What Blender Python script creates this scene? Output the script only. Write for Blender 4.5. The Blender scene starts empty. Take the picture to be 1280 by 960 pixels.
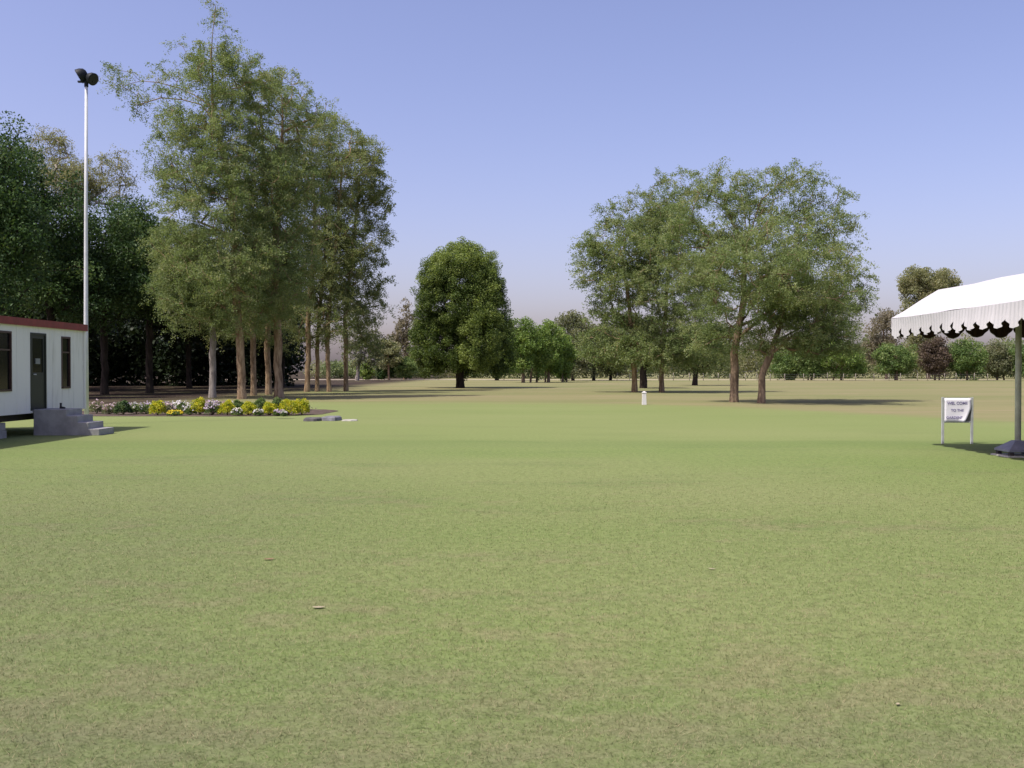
import bpy, math, random
import numpy as np
from mathutils import Vector

random.seed(7)
SC = bpy.context.scene
COL = SC.collection
R = math.radians
EYE = 1.6
FPX = 1244.0          # focal length in photo pixels
VX, VY = 655.0, 464.0  # vanishing point of the view axis in the photo


def gx(px, D):
    return (px - VX) / FPX * D


def gz(py, D):
    return EYE + (VY - py) / FPX * D


def gD(py):
    return EYE * FPX / (py - VY)


# ------------------------------------------------------------------ materials
def new_mat(name):
    m = bpy.data.materials.new(name)
    m.use_nodes = True
    nt = m.node_tree
    nt.nodes.clear()
    out = nt.nodes.new('ShaderNodeOutputMaterial')
    return m, nt, out


def N(nt, t, **kw):
    n = nt.nodes.new(t)
    for k, v in kw.items():
        setattr(n, k, v)
    return n


def math_n(nt, op, a, b=None, c=None, clamp=False):
    n = nt.nodes.new('ShaderNodeMath')
    n.operation = op
    n.use_clamp = clamp
    for i, v in enumerate((a, b, c)):
        if v is None:
            continue
        if isinstance(v, (int, float)):
            n.inputs[i].default_value = v
        else:
            nt.links.new(v, n.inputs[i])
    return n.outputs[0]


def mix_c(nt, f, a, b, mode='MIX'):
    n = nt.nodes.new('ShaderNodeMix')
    n.data_type = 'RGBA'
    n.blend_type = mode
    for s, v in ((n.inputs[0], f), (n.inputs[6], a), (n.inputs[7], b)):
        if isinstance(v, (int, float)):
            s.default_value = v
        elif isinstance(v, tuple):
            s.default_value = (*v, 1.0)
        else:
            nt.links.new(v, s)
    return n.outputs[2]


def noise(nt, vec, scale, detail=3.0, rough=0.55, stretch=None):
    n = nt.nodes.new('ShaderNodeTexNoise')
    n.inputs['Scale'].default_value = scale
    n.inputs['Detail'].default_value = detail
    n.inputs['Roughness'].default_value = rough
    if stretch:
        m = nt.nodes.new('ShaderNodeMapping')
        m.inputs['Scale'].default_value = stretch
        nt.links.new(vec, m.inputs['Vector'])
        vec = m.outputs[0]
    nt.links.new(vec, n.inputs['Vector'])
    return n.outputs[0]


def smooth(nt, v, lo, hi, a=0.0, b=1.0):
    n = nt.nodes.new('ShaderNodeMapRange')
    n.interpolation_type = 'SMOOTHSTEP'
    nt.links.new(v, n.inputs[0])
    for i, x in enumerate((lo, hi, a, b)):
        n.inputs[i + 1].default_value = x
    return n.outputs[0]


def plain(name, col, rough=0.7, var=0.12, scale=6.0, metal=0.0, spec=0.4, bump=0.0, bscale=40.0):
    m, nt, out = new_mat(name)
    p = N(nt, 'ShaderNodeBsdfPrincipled')
    tc = N(nt, 'ShaderNodeTexCoord')
    nz = noise(nt, tc.outputs['Object'], scale, 5.0, 0.6)
    k = smooth(nt, nz, 0.3, 0.7)
    dark = tuple(c * (1 - var) for c in col)
    light = tuple(min(1, c * (1 + var)) for c in col)
    nt.links.new(mix_c(nt, k, dark, light), p.inputs['Base Color'])
    p.inputs['Roughness'].default_value = rough
    p.inputs['Metallic'].default_value = metal
    p.inputs['Specular IOR Level'].default_value = spec
    if bump:
        b = N(nt, 'ShaderNodeBump')
        b.inputs['Strength'].default_value = bump
        b.inputs['Distance'].default_value = 0.01
        nt.links.new(noise(nt, tc.outputs['Object'], bscale, 4), b.inputs['Height'])
        nt.links.new(b.outputs[0], p.inputs['Normal'])
    nt.links.new(p.outputs[0], out.inputs[0])
    return m


def leaf_mat(name, a, b, c, trans=0.3):
    """leaf colour runs from a over b to c with the leaf's own tint value"""
    m, nt, out = new_mat(name)
    at = N(nt, 'ShaderNodeAttribute', attribute_name='tint')
    ramp = N(nt, 'ShaderNodeValToRGB')
    el = ramp.color_ramp.elements
    el[0].position, el[0].color = 0.1, (*a, 1)
    el[1].position, el[1].color = 0.95, (*c, 1)
    e = el.new(0.55)
    e.color = (*b, 1)
    nt.links.new(at.outputs['Fac'], ramp.inputs[0])
    p = N(nt, 'ShaderNodeBsdfPrincipled')
    p.inputs['Roughness'].default_value = 0.55
    p.inputs['Specular IOR Level'].default_value = 0.25
    t = N(nt, 'ShaderNodeBsdfTranslucent')
    nt.links.new(ramp.outputs[0], p.inputs['Base Color'])
    nt.links.new(mix_c(nt, 1.0, ramp.outputs[0], (1.0, 1.0, 0.6), 'MULTIPLY'), t.inputs[0])
    mx = N(nt, 'ShaderNodeMixShader')
    mx.inputs[0].default_value = trans
    nt.links.new(p.outputs[0], mx.inputs[1])
    nt.links.new(t.outputs[0], mx.inputs[2])
    nt.links.new(mx.outputs[0], out.inputs[0])
    return m


def bark_mat(name, a, b):
    m, nt, out = new_mat(name)
    tc = N(nt, 'ShaderNodeTexCoord')
    nz = noise(nt, tc.outputs['Object'], 5.0, 5, 0.65, (1, 1, 0.25))
    p = N(nt, 'ShaderNodeBsdfPrincipled')
    p.inputs['Roughness'].default_value = 0.9
    p.inputs['Specular IOR Level'].default_value = 0.15
    nt.links.new(mix_c(nt, smooth(nt, nz, 0.35, 0.65), a, b), p.inputs['Base Color'])
    bp = N(nt, 'ShaderNodeBump')
    bp.inputs['Strength'].default_value = 0.6
    bp.inputs['Distance'].default_value = 0.03
    nt.links.new(noise(nt, tc.outputs['Object'], 16.0, 4, 0.6, (1, 1, 0.2)), bp.inputs['Height'])
    nt.links.new(bp.outputs[0], p.inputs['Normal'])
    nt.links.new(p.outputs[0], out.inputs[0])
    return m


# turf colour by place: shared by the field, the lawn and the grass blades on it
def turf_group():
    g = bpy.data.node_groups.new('turf_colour', 'ShaderNodeTree')
    g.interface.new_socket(name='Color', in_out='OUTPUT', socket_type='NodeSocketColor')
    out = N(g, 'NodeGroupOutput')
    geo = N(g, 'ShaderNodeNewGeometry')
    pos = geo.outputs['Position']
    sep = N(g, 'ShaderNodeSeparateXYZ')
    g.links.new(pos, sep.inputs[0])
    X, Y = sep.outputs[0], sep.outputs[1]
    big = noise(g, pos, 0.11, 3, 0.55, (0.55, 1.0, 1))
    mid = noise(g, pos, 0.55, 4, 0.6, (0.45, 1.0, 1))
    small = noise(g, pos, 2.6, 4, 0.65, (0.7, 1, 1))
    fine = noise(g, pos, 38.0, 3, 0.7)
    fine2 = noise(g, pos, 11.0, 3, 0.7)
    green, deep, straw = TURF['green'], TURF['deep'], TURF['straw']
    c = mix_c(g, smooth(g, big, 0.35, 0.65), green, TURF['pale'])
    # deeper green blotches
    c = mix_c(g, math_n(g, 'MULTIPLY', smooth(g, mid, 0.5, 0.72), 0.55), c, deep)
    # straw patches, strongest close by
    near = smooth(g, Y, 3.5, 8.5, 1.0, 0.0)
    midd = smooth(g, Y, 7.0, 20.0, 1.0, 0.25)
    s = math_n(g, 'ADD', math_n(g, 'MULTIPLY', small, 0.55), math_n(g, 'MULTIPLY', mid, 0.45))
    s = math_n(g, 'ADD', s, math_n(g, 'MULTIPLY', near, 0.085))
    sm = math_n(g, 'MULTIPLY', smooth(g, s, 0.5, 0.66), midd)
    c = mix_c(g, math_n(g, 'MULTIPLY', sm, 0.55), c, straw)
    # worn, thin turf close by, plus lens vignette darkening painted in
    worn_vignette = smooth(g, math_n(g, 'ADD', Y, math_n(g, 'MULTIPLY', math_n(g, 'SUBTRACT', mid, 0.5), 5.0)), 3.6, 6.2, 1.0, 0.0)
    worn_vignette = math_n(g, 'ADD', math_n(g, 'MULTIPLY', worn_vignette, 0.52), math_n(g, 'MULTIPLY', smooth(g, X, 0.0, -4.0), math_n(g, 'MULTIPLY', midd, 0.5)), clamp=True)
    c = mix_c(g, math_n(g, 'MULTIPLY', worn_vignette, smooth(g, small, 0.3, 0.62, 0.55, 1.0)), c, TURF['thin'])
    # grain
    c = mix_c(g, math_n(g, 'MULTIPLY', smooth(g, fine, 0.42, 0.7), 0.32), c, TURF['light'])
    c = mix_c(g, math_n(g, 'MULTIPLY', smooth(g, fine2, 0.60, 0.38), 0.28), c, TURF['dark'])
    # edge where the mown height changes, and paler green beyond it
    wob = math_n(g, 'MULTIPLY', math_n(g, 'SUBTRACT', big, 0.5), 5.0)
    yy = math_n(g, 'ADD', Y, wob)
    beyond = smooth(g, yy, 19.5, 26.5)
    c = mix_c(g, math_n(g, 'MULTIPLY', beyond, 0.55), c, TURF['pale'])
    band = math_n(g, 'MULTIPLY', smooth(g, yy, 20.0, 21.6), smooth(g, yy, 22.4, 23.4, 1.0, 0.0))
    c = mix_c(g, math_n(g, 'MULTIPLY', band, 0.28), c, deep)
    # dry field beyond the lawn's edge
    ex = math_n(g, 'MAXIMUM', math_n(g, 'ADD', X, 2.0), 0.0)
    ex2 = math_n(g, 'POWER', math_n(g, 'MAXIMUM', math_n(g, 'SUBTRACT', X, 5.0), 0.0), 1.7)
    edge = math_n(g, 'ADD', math_n(g, 'ADD', Y, math_n(g, 'MULTIPLY', ex, 0.35)), math_n(g, 'MULTIPLY', ex2, 0.24))
    edge = math_n(g, 'ADD', edge, math_n(g, 'MULTIPLY', math_n(g, 'SUBTRACT', mid, 0.5), 9.0))
    dry = smooth(g, edge, 47.0, 54.0)
    fcol = mix_c(g, smooth(g, noise(g, pos, 0.09, 4, 0.6, (0.35, 1, 1)), 0.35, 0.65), TURF['field'], TURF['field2'])
    fcol = mix_c(g, math_n(g, 'MULTIPLY', smooth(g, noise(g, pos, 0.5, 4, 0.6, (0.3, 1, 1)), 0.5, 0.7), 0.5), fcol, TURF['bare'])
    c = mix_c(g, dry, c, fcol)
    # leaf litter under the grove on the left
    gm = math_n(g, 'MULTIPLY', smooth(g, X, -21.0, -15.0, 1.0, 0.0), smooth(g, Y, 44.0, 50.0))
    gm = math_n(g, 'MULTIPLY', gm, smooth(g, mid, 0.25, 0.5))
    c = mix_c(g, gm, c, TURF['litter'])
    g.links.new(c, out.inputs[0])
    return g


TURF = dict(green=(0.150, 0.208, 0.060), pale=(0.192, 0.226, 0.084), deep=(0.104, 0.158, 0.047),
            straw=(0.235, 0.205, 0.112), light=(0.28, 0.28, 0.155), dark=(0.070, 0.095, 0.033),
            field=(0.215, 0.200, 0.098), field2=(0.170, 0.180, 0.075), bare=(0.265, 0.210, 0.130),
            litter=(0.044, 0.032, 0.025), thin=(0.124, 0.130, 0.073))  # thin turf tone, lens vignette darkening included
TG = turf_group()


def turf_mat(name, bump=0.25):
    m, nt, out = new_mat(name)
    gr = N(nt, 'ShaderNodeGroup')
    gr.node_tree = TG
    p = N(nt, 'ShaderNodeBsdfPrincipled')
    p.inputs['Roughness'].default_value = 0.95
    p.inputs['Specular IOR Level'].default_value = 0.05
    nt.links.new(gr.outputs[0], p.inputs['Base Color'])
    geo = N(nt, 'ShaderNodeNewGeometry')
    b = N(nt, 'ShaderNodeBump')
    b.inputs['Strength'].default_value = bump
    b.inputs['Distance'].default_value = 0.02
    nt.links.new(noise(nt, geo.outputs['Position'], 30.0, 4, 0.75), b.inputs['Height'])
    nt.links.new(b.outputs[0], p.inputs['Normal'])
    nt.links.new(p.outputs[0], out.inputs[0])
    return m


def blade_mat():
    m, nt, out = new_mat('grass_blades')
    gr = N(nt, 'ShaderNodeGroup')
    gr.node_tree = TG
    at = N(nt, 'ShaderNodeAttribute', attribute_name='tint')
    c = mix_c(nt, smooth(nt, at.outputs['Fac'], 0.66, 1.0), gr.outputs[0], (0.40, 0.34, 0.20))
    c = mix_c(nt, smooth(nt, at.outputs['Fac'], 0.5, 0.0, 0.0, 0.6), c, (0.135, 0.195, 0.060))
    d = N(nt, 'ShaderNodeBsdfDiffuse')
    t = N(nt, 'ShaderNodeBsdfTranslucent')
    nt.links.new(c, d.inputs[0])
    nt.links.new(c, t.inputs[0])
    mx = N(nt, 'ShaderNodeMixShader')
    mx.inputs[0].default_value = 0.35
    nt.links.new(d.outputs[0], mx.inputs[1])
    nt.links.new(t.outputs[0], mx.inputs[2])
    nt.links.new(mx.outputs[0], out.inputs[0])
    return m


# ------------------------------------------------------------------ objects
def tag(o, label=None, cat=None, group=None, kind=None):
    for k, v in (('label', label), ('category', cat), ('group', group), ('kind', kind)):
        if v:
            o[k] = v
    return o


def empty(name, loc, label, cat, group=None, rz=0.0):
    o = bpy.data.objects.new(name, None)
    o.empty_display_size = 0.2
    o.location = loc
    o.rotation_euler = (0, 0, rz)
    COL.objects.link(o)
    return tag(o, label, cat, group)


def link_mesh(name, me, parent=None):
    o = bpy.data.objects.new(name, me)
    COL.objects.link(o)
    if parent is not None:
        o.parent = parent
    return o


def np_mesh(name, V, F, mats, tint=None, smooth_=False, midx=None):
    """mesh from arrays: V (n,3); F list of (k, size) arrays of equal-size faces"""
    me = bpy.data.meshes.new(name)
    me.vertices.add(len(V))
    me.vertices.foreach_set('co', np.ascontiguousarray(V, np.float32).ravel())
    starts, loops, s = [], [], 0
    for f in F:
        k, n = f.shape
        starts.append(s + np.arange(k) * n)
        loops.append(f.ravel())
        s += k * n
    loops = np.concatenate(loops).astype(np.int32)
    starts = np.concatenate(starts).astype(np.int32)
    me.loops.add(len(loops))
    me.loops.foreach_set('vertex_index', loops)
    me.polygons.add(len(starts))
    me.polygons.foreach_set('loop_start', starts)
    if smooth_:
        me.polygons.foreach_set('use_smooth', np.ones(len(starts), bool))
    if midx is not None:
        me.polygons.foreach_set('material_index', np.asarray(midx, np.int32))
    for m in (mats if isinstance(mats, (list, tuple)) else [mats]):
        me.materials.append(m)
    me.update(calc_edges=True)
    if tint is not None:
        a = me.attributes.new('tint', 'FLOAT', 'POINT')
        a.data.foreach_set('value', np.ascontiguousarray(tint, np.float32))
    return me


class MB:
    def __init__(s):
        s.v, s.f, s.m = [], [], []

    def add(s, vs, fs, m=0):
        o = len(s.v)
        s.v += [tuple(v) for v in vs]
        s.f += [tuple(i + o for i in f) for f in fs]
        s.m += [m] * len(fs)

    def box(s, x0, x1, y0, y1, z0, z1, m=0):
        s.add([(x, y, z) for z in (z0, z1) for y in (y0, y1) for x in (x0, x1)],
              [(0, 2, 3, 1), (4, 5, 7, 6), (0, 1, 5, 4), (2, 6, 7, 3), (0, 4, 6, 2), (1, 3, 7, 5)], m)

    def tube(s, pts, rs, n=12, m=0, caps=True):
        pts = [Vector(p) for p in pts]
        if isinstance(rs, (int, float)):
            rs = [rs] * len(pts)
        vs, fs = [], []
        for i, p in enumerate(pts):
            d = (pts[min(i + 1, len(pts) - 1)] - pts[max(i - 1, 0)]).normalized()
            a = Vector((0, 1, 0)) if abs(d.y) < 0.8 else Vector((1, 0, 0))
            u = d.cross(a).normalized()
            w = d.cross(u)
            for k in range(n):
                t = 2 * math.pi * k / n
                vs.append(p + (u * math.cos(t) + w * math.sin(t)) * rs[i])
        for i in range(len(pts) - 1):
            for k in range(n):
                a, b = i * n + k, i * n + (k + 1) % n
                fs.append((a, b, b + n, a + n))
        if caps:
            fs.append(tuple(range(n))[::-1])
            fs.append(tuple((len(pts) - 1) * n + k for k in range(n)))
        s.add(vs, fs, m)

    def build(s, name, mats, parent=None, smooth_=False, bevel=0.0):
        me = bpy.data.meshes.new(name)
        me.from_pydata(s.v, [], s.f)
        for m in (mats if isinstance(mats, (list, tuple)) else [mats]):
            me.materials.append(m)
        for p, m in zip(me.polygons, s.m):
            p.material_index = m
            p.use_smooth = smooth_
        me.update()
        o = link_mesh(name, me, parent)
        if bevel:
            b = o.modifiers.new('bevel', 'BEVEL')
            b.width = bevel
            b.segments = 2
            b.limit_method = 'ANGLE'
        return o


# ------------------------------------------------------------------ world, sun, camera
SUN = Vector((-0.49, -0.33, 1.0)).normalized()
world = bpy.data.worlds.new("World")
SC.world = world
world.use_nodes = True
wn = world.node_tree
wn.nodes.clear()
wo = N(wn, 'ShaderNodeOutputWorld')
bg = N(wn, 'ShaderNodeBackground')
sky = N(wn, 'ShaderNodeTexSky')
sky.sky_type = 'NISHITA'
sky.sun_disc = False
sky.sun_elevation = math.asin(SUN.z)
sky.sun_rotation = math.atan2(SUN.x, SUN.y)
sky.altitude = 200.0
sky.air_density = 1.0
sky.dust_density = 3.1
sky.ozone_density = 1.0
bg.inputs['Strength'].default_value = 0.138
wn.links.new(mix_c(wn, 1.0, sky.outputs[0], (1.0, 0.845, 1.01), 'MULTIPLY'), bg.inputs['Color'])
wn.links.new(bg.outputs[0], wo.inputs[0])

sl = bpy.data.lights.new('sun', 'SUN')
sl.energy = 3.6
sl.angle = R(0.5)
sl.color = (1.0, 0.95, 0.87)
so = bpy.data.objects.new('sun', sl)
so.rotation_euler = (-SUN).to_track_quat('-Z', 'Y').to_euler()
so.location = (-30, -20, 60)
COL.objects.link(so)

cam = bpy.data.cameras.new('camera')
cam.sensor_width = 36.0
cam.lens = FPX / 1280.0 * 36.0
cam.clip_start = 0.1
cam.clip_end = 6000.0
co = bpy.data.objects.new('camera', cam)
co.location = (0, 0, EYE)
yaw = math.atan((VX - 640.0) / FPX)
pitch = math.atan((480.0 - VY) / FPX)
co.rotation_euler = (R(90) - pitch, 0, yaw)
COL.objects.link(co)
SC.camera = co
SC.view_settings.view_transform = 'Standard'
SC.view_settings.look = 'None'
SC.view_settings.exposure = 0.5
SC.view_settings.gamma = 1.0
SC.view_settings.use_curve_mapping = False
SC.cycles.max_bounces = 6
SC.cycles.transparent_max_bounces = 6

# ------------------------------------------------------------------ ground
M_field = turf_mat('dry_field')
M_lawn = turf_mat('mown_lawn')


def sheet(name, poly, z, mat):
    me = bpy.data.meshes.new(name)
    me.from_pydata([(x, y, z) for x, y in poly], [], [tuple(range(len(poly)))])
    me.materials.append(mat)
    o = link_mesh(name, me)
    o['kind'] = 'structure'
    return o


sheet('ground', [(-1500, -300), (1500, -300), (1500, 2500), (-1500, 2500)], 0.0, M_field)
pl = []
for i in range(72):
    a = 2 * math.pi * i / 72
    w = 1 + 0.03 * math.sin(5 * a) + 0.02 * math.sin(9 * a + 1)
    pl.append((2 + 26 * w * math.cos(a), 18 + 38 * w * math.sin(a)))
sheet('lawn', pl, 0.004, M_lawn)
M_soil = plain('bed_soil', (0.075, 0.052, 0.036), 0.95, 0.4, 3.0, bump=0.8, bscale=12)
soil = []
for i in range(48):
    a = 2 * math.pi * i / 48
    c, s = math.cos(a), math.sin(a)
    sx = abs(c) ** 0.5 * (1 if c > 0 else -1)
    sy = abs(s) ** 0.5 * (1 if s > 0 else -1)
    soil.append((-12.6 + 5.2 * sx + 0.08 * random.uniform(-1, 1), 38.3 + 3.4 * sy + 0.1 * random.uniform(-1, 1)))
sheet('soil', soil, 0.012, M_soil)
M_sand = plain('sandy_track', (0.40, 0.34, 0.25), 0.95, 0.2, 0.3)
sheet('path', [(-60, 183), (90, 180), (90, 189), (-60, 194)], 0.004, M_sand)


# grass blades near the camera: nobody could count them
def grass():
    rng = np.random.default_rng(3)
    n = 1100000
    y = 2.2 * (20.0 / 2.2) ** (rng.random(n) ** 0.8)
    x = (rng.random(n) * 2 - 1) * (0.62 * y + 5.5)
    fade = np.clip((20.0 - y) / 12.0, 0.05, 1)
    side = np.clip((0.62 * y + 5.5 - np.abs(x)) / 3.5, 0, 1)
    keep = rng.random(n) < np.clip(fade * 1.4, 0, 1) * side
    x, y, fade = x[keep], y[keep], fade[keep]
    n = len(x)
    h = rng.uniform(0.010, 0.026, n) * (0.45 + 0.55 * fade)
    w = rng.uniform(0.0016, 0.0032, n) * (0.55 + y / 9.0)
    az = rng.random(n) * 2 * np.pi
    lean = rng.uniform(0.4, 2.4, n)
    d = np.stack([np.cos(az), np.sin(az)], 1)
    p = np.stack([-d[:, 1], d[:, 0]], 1)
    base = np.stack([x, y], 1)
    V = np.zeros((n, 3, 3))
    V[:, 0, :2] = base - p * w[:, None] * 0.5
    V[:, 1, :2] = base + p * w[:, None] * 0.5
    V[:, :2, 2] = 0.003
    V[:, 2, :2] = base + d * (h * lean)[:, None]
    V[:, 2, 2] = 0.004 + h / (1 + 0.35 * lean)
    F = np.arange(n * 3).reshape(n, 3)
    tint = np.repeat(rng.random(n), 3)
    me = np_mesh('grass', V.reshape(-1, 3), [F], blade_mat(), tint)
    o = link_mesh('grass', me)
    tag(o, 'short mown grass blades covering the near lawn', 'grass', kind='stuff')


grass()

# ------------------------------------------------------------------ trees
L_olive = leaf_mat('olive_leaves', (0.145, 0.205, 0.078), (0.240, 0.305, 0.122), (0.345, 0.360, 0.185), 0.50)
L_grove = leaf_mat('grove_leaves', (0.150, 0.200, 0.076), (0.245, 0.290, 0.118), (0.345, 0.340, 0.185), 0.50)
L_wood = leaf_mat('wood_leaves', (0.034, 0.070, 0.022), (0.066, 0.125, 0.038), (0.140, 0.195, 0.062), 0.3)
L_deep = leaf_mat('shade_leaves', (0.010, 0.020, 0.007), (0.018, 0.034, 0.011), (0.034, 0.050, 0.018), 0.15)  # wood leaf colour darkened, shade inside the wood painted in
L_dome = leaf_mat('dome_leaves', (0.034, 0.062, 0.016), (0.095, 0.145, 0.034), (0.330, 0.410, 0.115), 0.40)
L_lime = leaf_mat('lime_leaves', (0.110, 0.180, 0.040), (0.190, 0.290, 0.070), (0.300, 0.370, 0.105), 0.42)
L_grey = leaf_mat('grey_leaves', (0.130, 0.155, 0.080), (0.210, 0.230, 0.125), (0.290, 0.280, 0.170), 0.45)
L_pale = leaf_mat('pale_leaves', (0.200, 0.220, 0.110), (0.300, 0.310, 0.160), (0.380, 0.350, 0.210), 0.48)
L_brown = leaf_mat('brown_leaves', (0.165, 0.150, 0.100), (0.230, 0.205, 0.140), (0.280, 0.245, 0.170), 0.40)
L_far = leaf_mat('far_leaves', (0.130, 0.175, 0.075), (0.210, 0.260, 0.115), (0.290, 0.310, 0.160), 0.45)
L_purple = leaf_mat('purple_leaves', (0.085, 0.066, 0.048), (0.140, 0.104, 0.078), (0.190, 0.145, 0.105), 0.35)
L_bush = leaf_mat('bush_leaves', (0.085, 0.145, 0.042), (0.150, 0.230, 0.070), (0.250, 0.310, 0.105), 0.42)
L_gold = leaf_mat('gold_leaves', (0.250, 0.310, 0.020), (0.520, 0.530, 0.035), (0.700, 0.620, 0.045), 0.35)
B_tan = bark_mat('tan_bark', (0.16, 0.105, 0.060), (0.38, 0.28, 0.175))
B_brown = bark_mat('brown_bark', (0.125, 0.090, 0.058), (0.29, 0.21, 0.14))
B_dark = bark_mat('dark_bark', (0.022, 0.018, 0.014), (0.055, 0.043, 0.033))
B_pale = bark_mat('pale_bark', (0.19, 0.165, 0.14), (0.38, 0.34, 0.29))


def unit(a):
    return a / np.maximum(np.linalg.norm(a, axis=-1, keepdims=True), 1e-9)


def leaf_quads(P, size, rng, up=0.6, dirs=None, slim=0.5):
    n = len(P)
    nor = unit(rng.normal(size=(n, 3)) + np.array([0, 0, up]))
    t = unit(rng.normal(size=(n, 3))) if dirs is None else unit(dirs + 0.7 * rng.normal(size=(n, 3)))
    t = unit(t - nor * np.sum(t * nor, 1, keepdims=True))
    b = np.cross(nor, t)
    s = (size * rng.uniform(0.6, 1.35, n))[:, None]
    V = np.stack([P - t * s * 0.5, P + b * s * slim * 0.5 - t * s * 0.05,
                  P + t * s * 0.5, P - b * s * slim * 0.5 - t * s * 0.05], 1)
    return V.reshape(-1, 3)


def lobe_points(lobes, n, rng, shell, ragged=1.0):
    vol = np.array([l[3] * l[4] * l[5] for l in lobes]) ** (2 / 3.)
    vol = vol * np.array([l[6] for l in lobes])
    pick = rng.choice(len(lobes), n, p=vol / vol.sum())
    L = np.array([l[:6] for l in lobes])[pick]
    d = unit(rng.normal(size=(n, 3)))
    r = shell + (1 - shell) * rng.random(n) ** 0.6
    # ragged edge: the radius varies with direction
    r = r * (1 + ragged * (0.10 * np.sin(3.1 * d[:, 0] * 2 + L[:, 0] * 7) + 0.10 * np.sin(d[:, 2] * 7 + L[:, 2] * 5) + 0.09 * rng.normal(size=n)))
    return L[:, :3] + d * L[:, 3:6] * r[:, None]


def frustums(p0, p1, r0, r1, k):
    n = len(p0)
    d = unit(p1 - p0)
    a = np.where(np.abs(d[:, 1:2]) < 0.85, np.array([[0, 1., 0]]), np.array([[1., 0, 0]]))
    u = unit(np.cross(d, a))
    w = np.cross(d, u)
    th = np.arange(k) * 2 * np.pi / k
    ring = u[:, None] * np.cos(th)[None, :, None] + w[:, None] * np.sin(th)[None, :, None]
    V = np.concatenate([p0[:, None] + ring * r0[:, None, None], p1[:, None] + ring * r1[:, None, None]], 1)
    i = np.arange(k)
    j = (i + 1) % k
    f = np.stack([i, j, j + k, i + k], 1)
    F = (np.arange(n) * 2 * k)[:, None, None] + f[None]
    return V.reshape(-1, 3), F.reshape(-1, 4)


class Tree:
    """skeleton that branches to every leaf cluster, radii by the pipe rule"""

    def __init__(s):
        s.p, s.par, s.stem = [], [], 0

    def add(s, p, par):
        s.p.append(np.array(p, float))
        s.par.append(par)
        return len(s.p) - 1


def grow(stem, lobes, cl, rng, tr, rt=0.012, rough=0.12, bare=0.35):
    T = Tree()
    i = -1
    for p in stem:
        i = T.add(p, i)
    ns = len(stem)
    T.stem = ns
    ok_from = max(1, int(ns * bare))
    # limbs towards each lobe's centre
    for l in lobes:
        c = np.array(l[:3])
        st = np.array(T.p[ok_from:ns])
        d = np.linalg.norm(st - c, axis=1) + np.where(st[:, 2] > c[2] - 0.2 * np.linalg.norm((st - c)[:, :2], axis=1), 4.0, 0)
        k = ok_from + int(np.argmin(d))
        a = T.p[k]
        L = np.linalg.norm(c - a)
        if L < 0.8:
            continue
        m = max(3, int(L / 1.0))
        prev = k
        off = rng.normal(size=3) * L * 0.08
        for q in range(1, m + 1):
            t = q / m
            pt = a + (c - a) * t + off * math.sin(math.pi * t) + np.array([0, 0, 0.12 * L * math.sin(math.pi * t)]) + rng.normal(size=3) * 0.06 * L / m
            prev = T.add(pt, prev)
    base = np.array(T.p[ok_from:ns])
    order = np.argsort([np.min(np.linalg.norm(base - c, axis=1)) for c in cl])
    for ci in order:
        c = cl[ci]
        P = np.array(T.p)
        d = np.linalg.norm(P - c, axis=1)
        d = d * (1 + 0.5 * (P[:, 2] > c[2]))
        d[:ok_from] += 1e3
        k = int(np.argmin(d))
        a = P[k]
        L = np.linalg.norm(c - a)
        m = 3 if L > 1.2 else 2
        prev = k
        for q in range(1, m + 1):
            t = q / m
            pt = a + (c - a) * t + rng.normal(size=3) * rough * L * (q < m) * 0.7
            prev = T.add(pt, prev)
    P = np.array(T.p)
    par = np.array(T.par)
    n = len(P)
    cnt = np.zeros(n)
    child = np.zeros(n, int)
    for i in range(n):
        if par[i] >= 0:
            child[par[i]] += 1
    cnt[child == 0] = 1
    for i in range(n - 1, 0, -1):
        cnt[par[i]] += cnt[i]
    tot = max(cnt[0], 1)
    rad = np.maximum(rt, tr * (cnt / tot) ** 0.5)
    zs = P[:ns, 2]
    rad[:ns] *= 1 + 0.25 * np.exp(-zs / (tr * 2.0))
    e = np.arange(1, n)
    pe = par[1:]
    r0 = np.minimum(rad[pe], rad[e] * 1.7)
    st = e < ns
    sp = P[:ns]
    tg = unit(np.gradient(sp, axis=0))
    u = unit(np.cross(tg, np.array([[0, 1., 0]])))
    w = np.cross(tg, u)
    th = np.arange(12) * 2 * np.pi / 12
    ring = u[:, None] * np.cos(th)[None, :, None] + w[:, None] * np.sin(th)[None, :, None]
    lump = 1 + 0.05 * rng.normal(size=(ns, 12))
    V1 = (sp[:, None] + ring * (rad[:ns, None] * lump)[..., None]).reshape(-1, 3)
    i_ = np.arange(12)
    j_ = (i_ + 1) % 12
    F1 = ((np.arange(ns - 1) * 12)[:, None, None] + np.stack([i_, j_, j_ + 12, i_ + 12], 1)[None]).reshape(-1, 4)
    V2, F2 = frustums(P[pe[~st]], P[e[~st]], r0[~st], rad[e[~st]], 5)
    return np.concatenate([V1, V2]), np.concatenate([F1, F2 + len(V1)])


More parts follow.
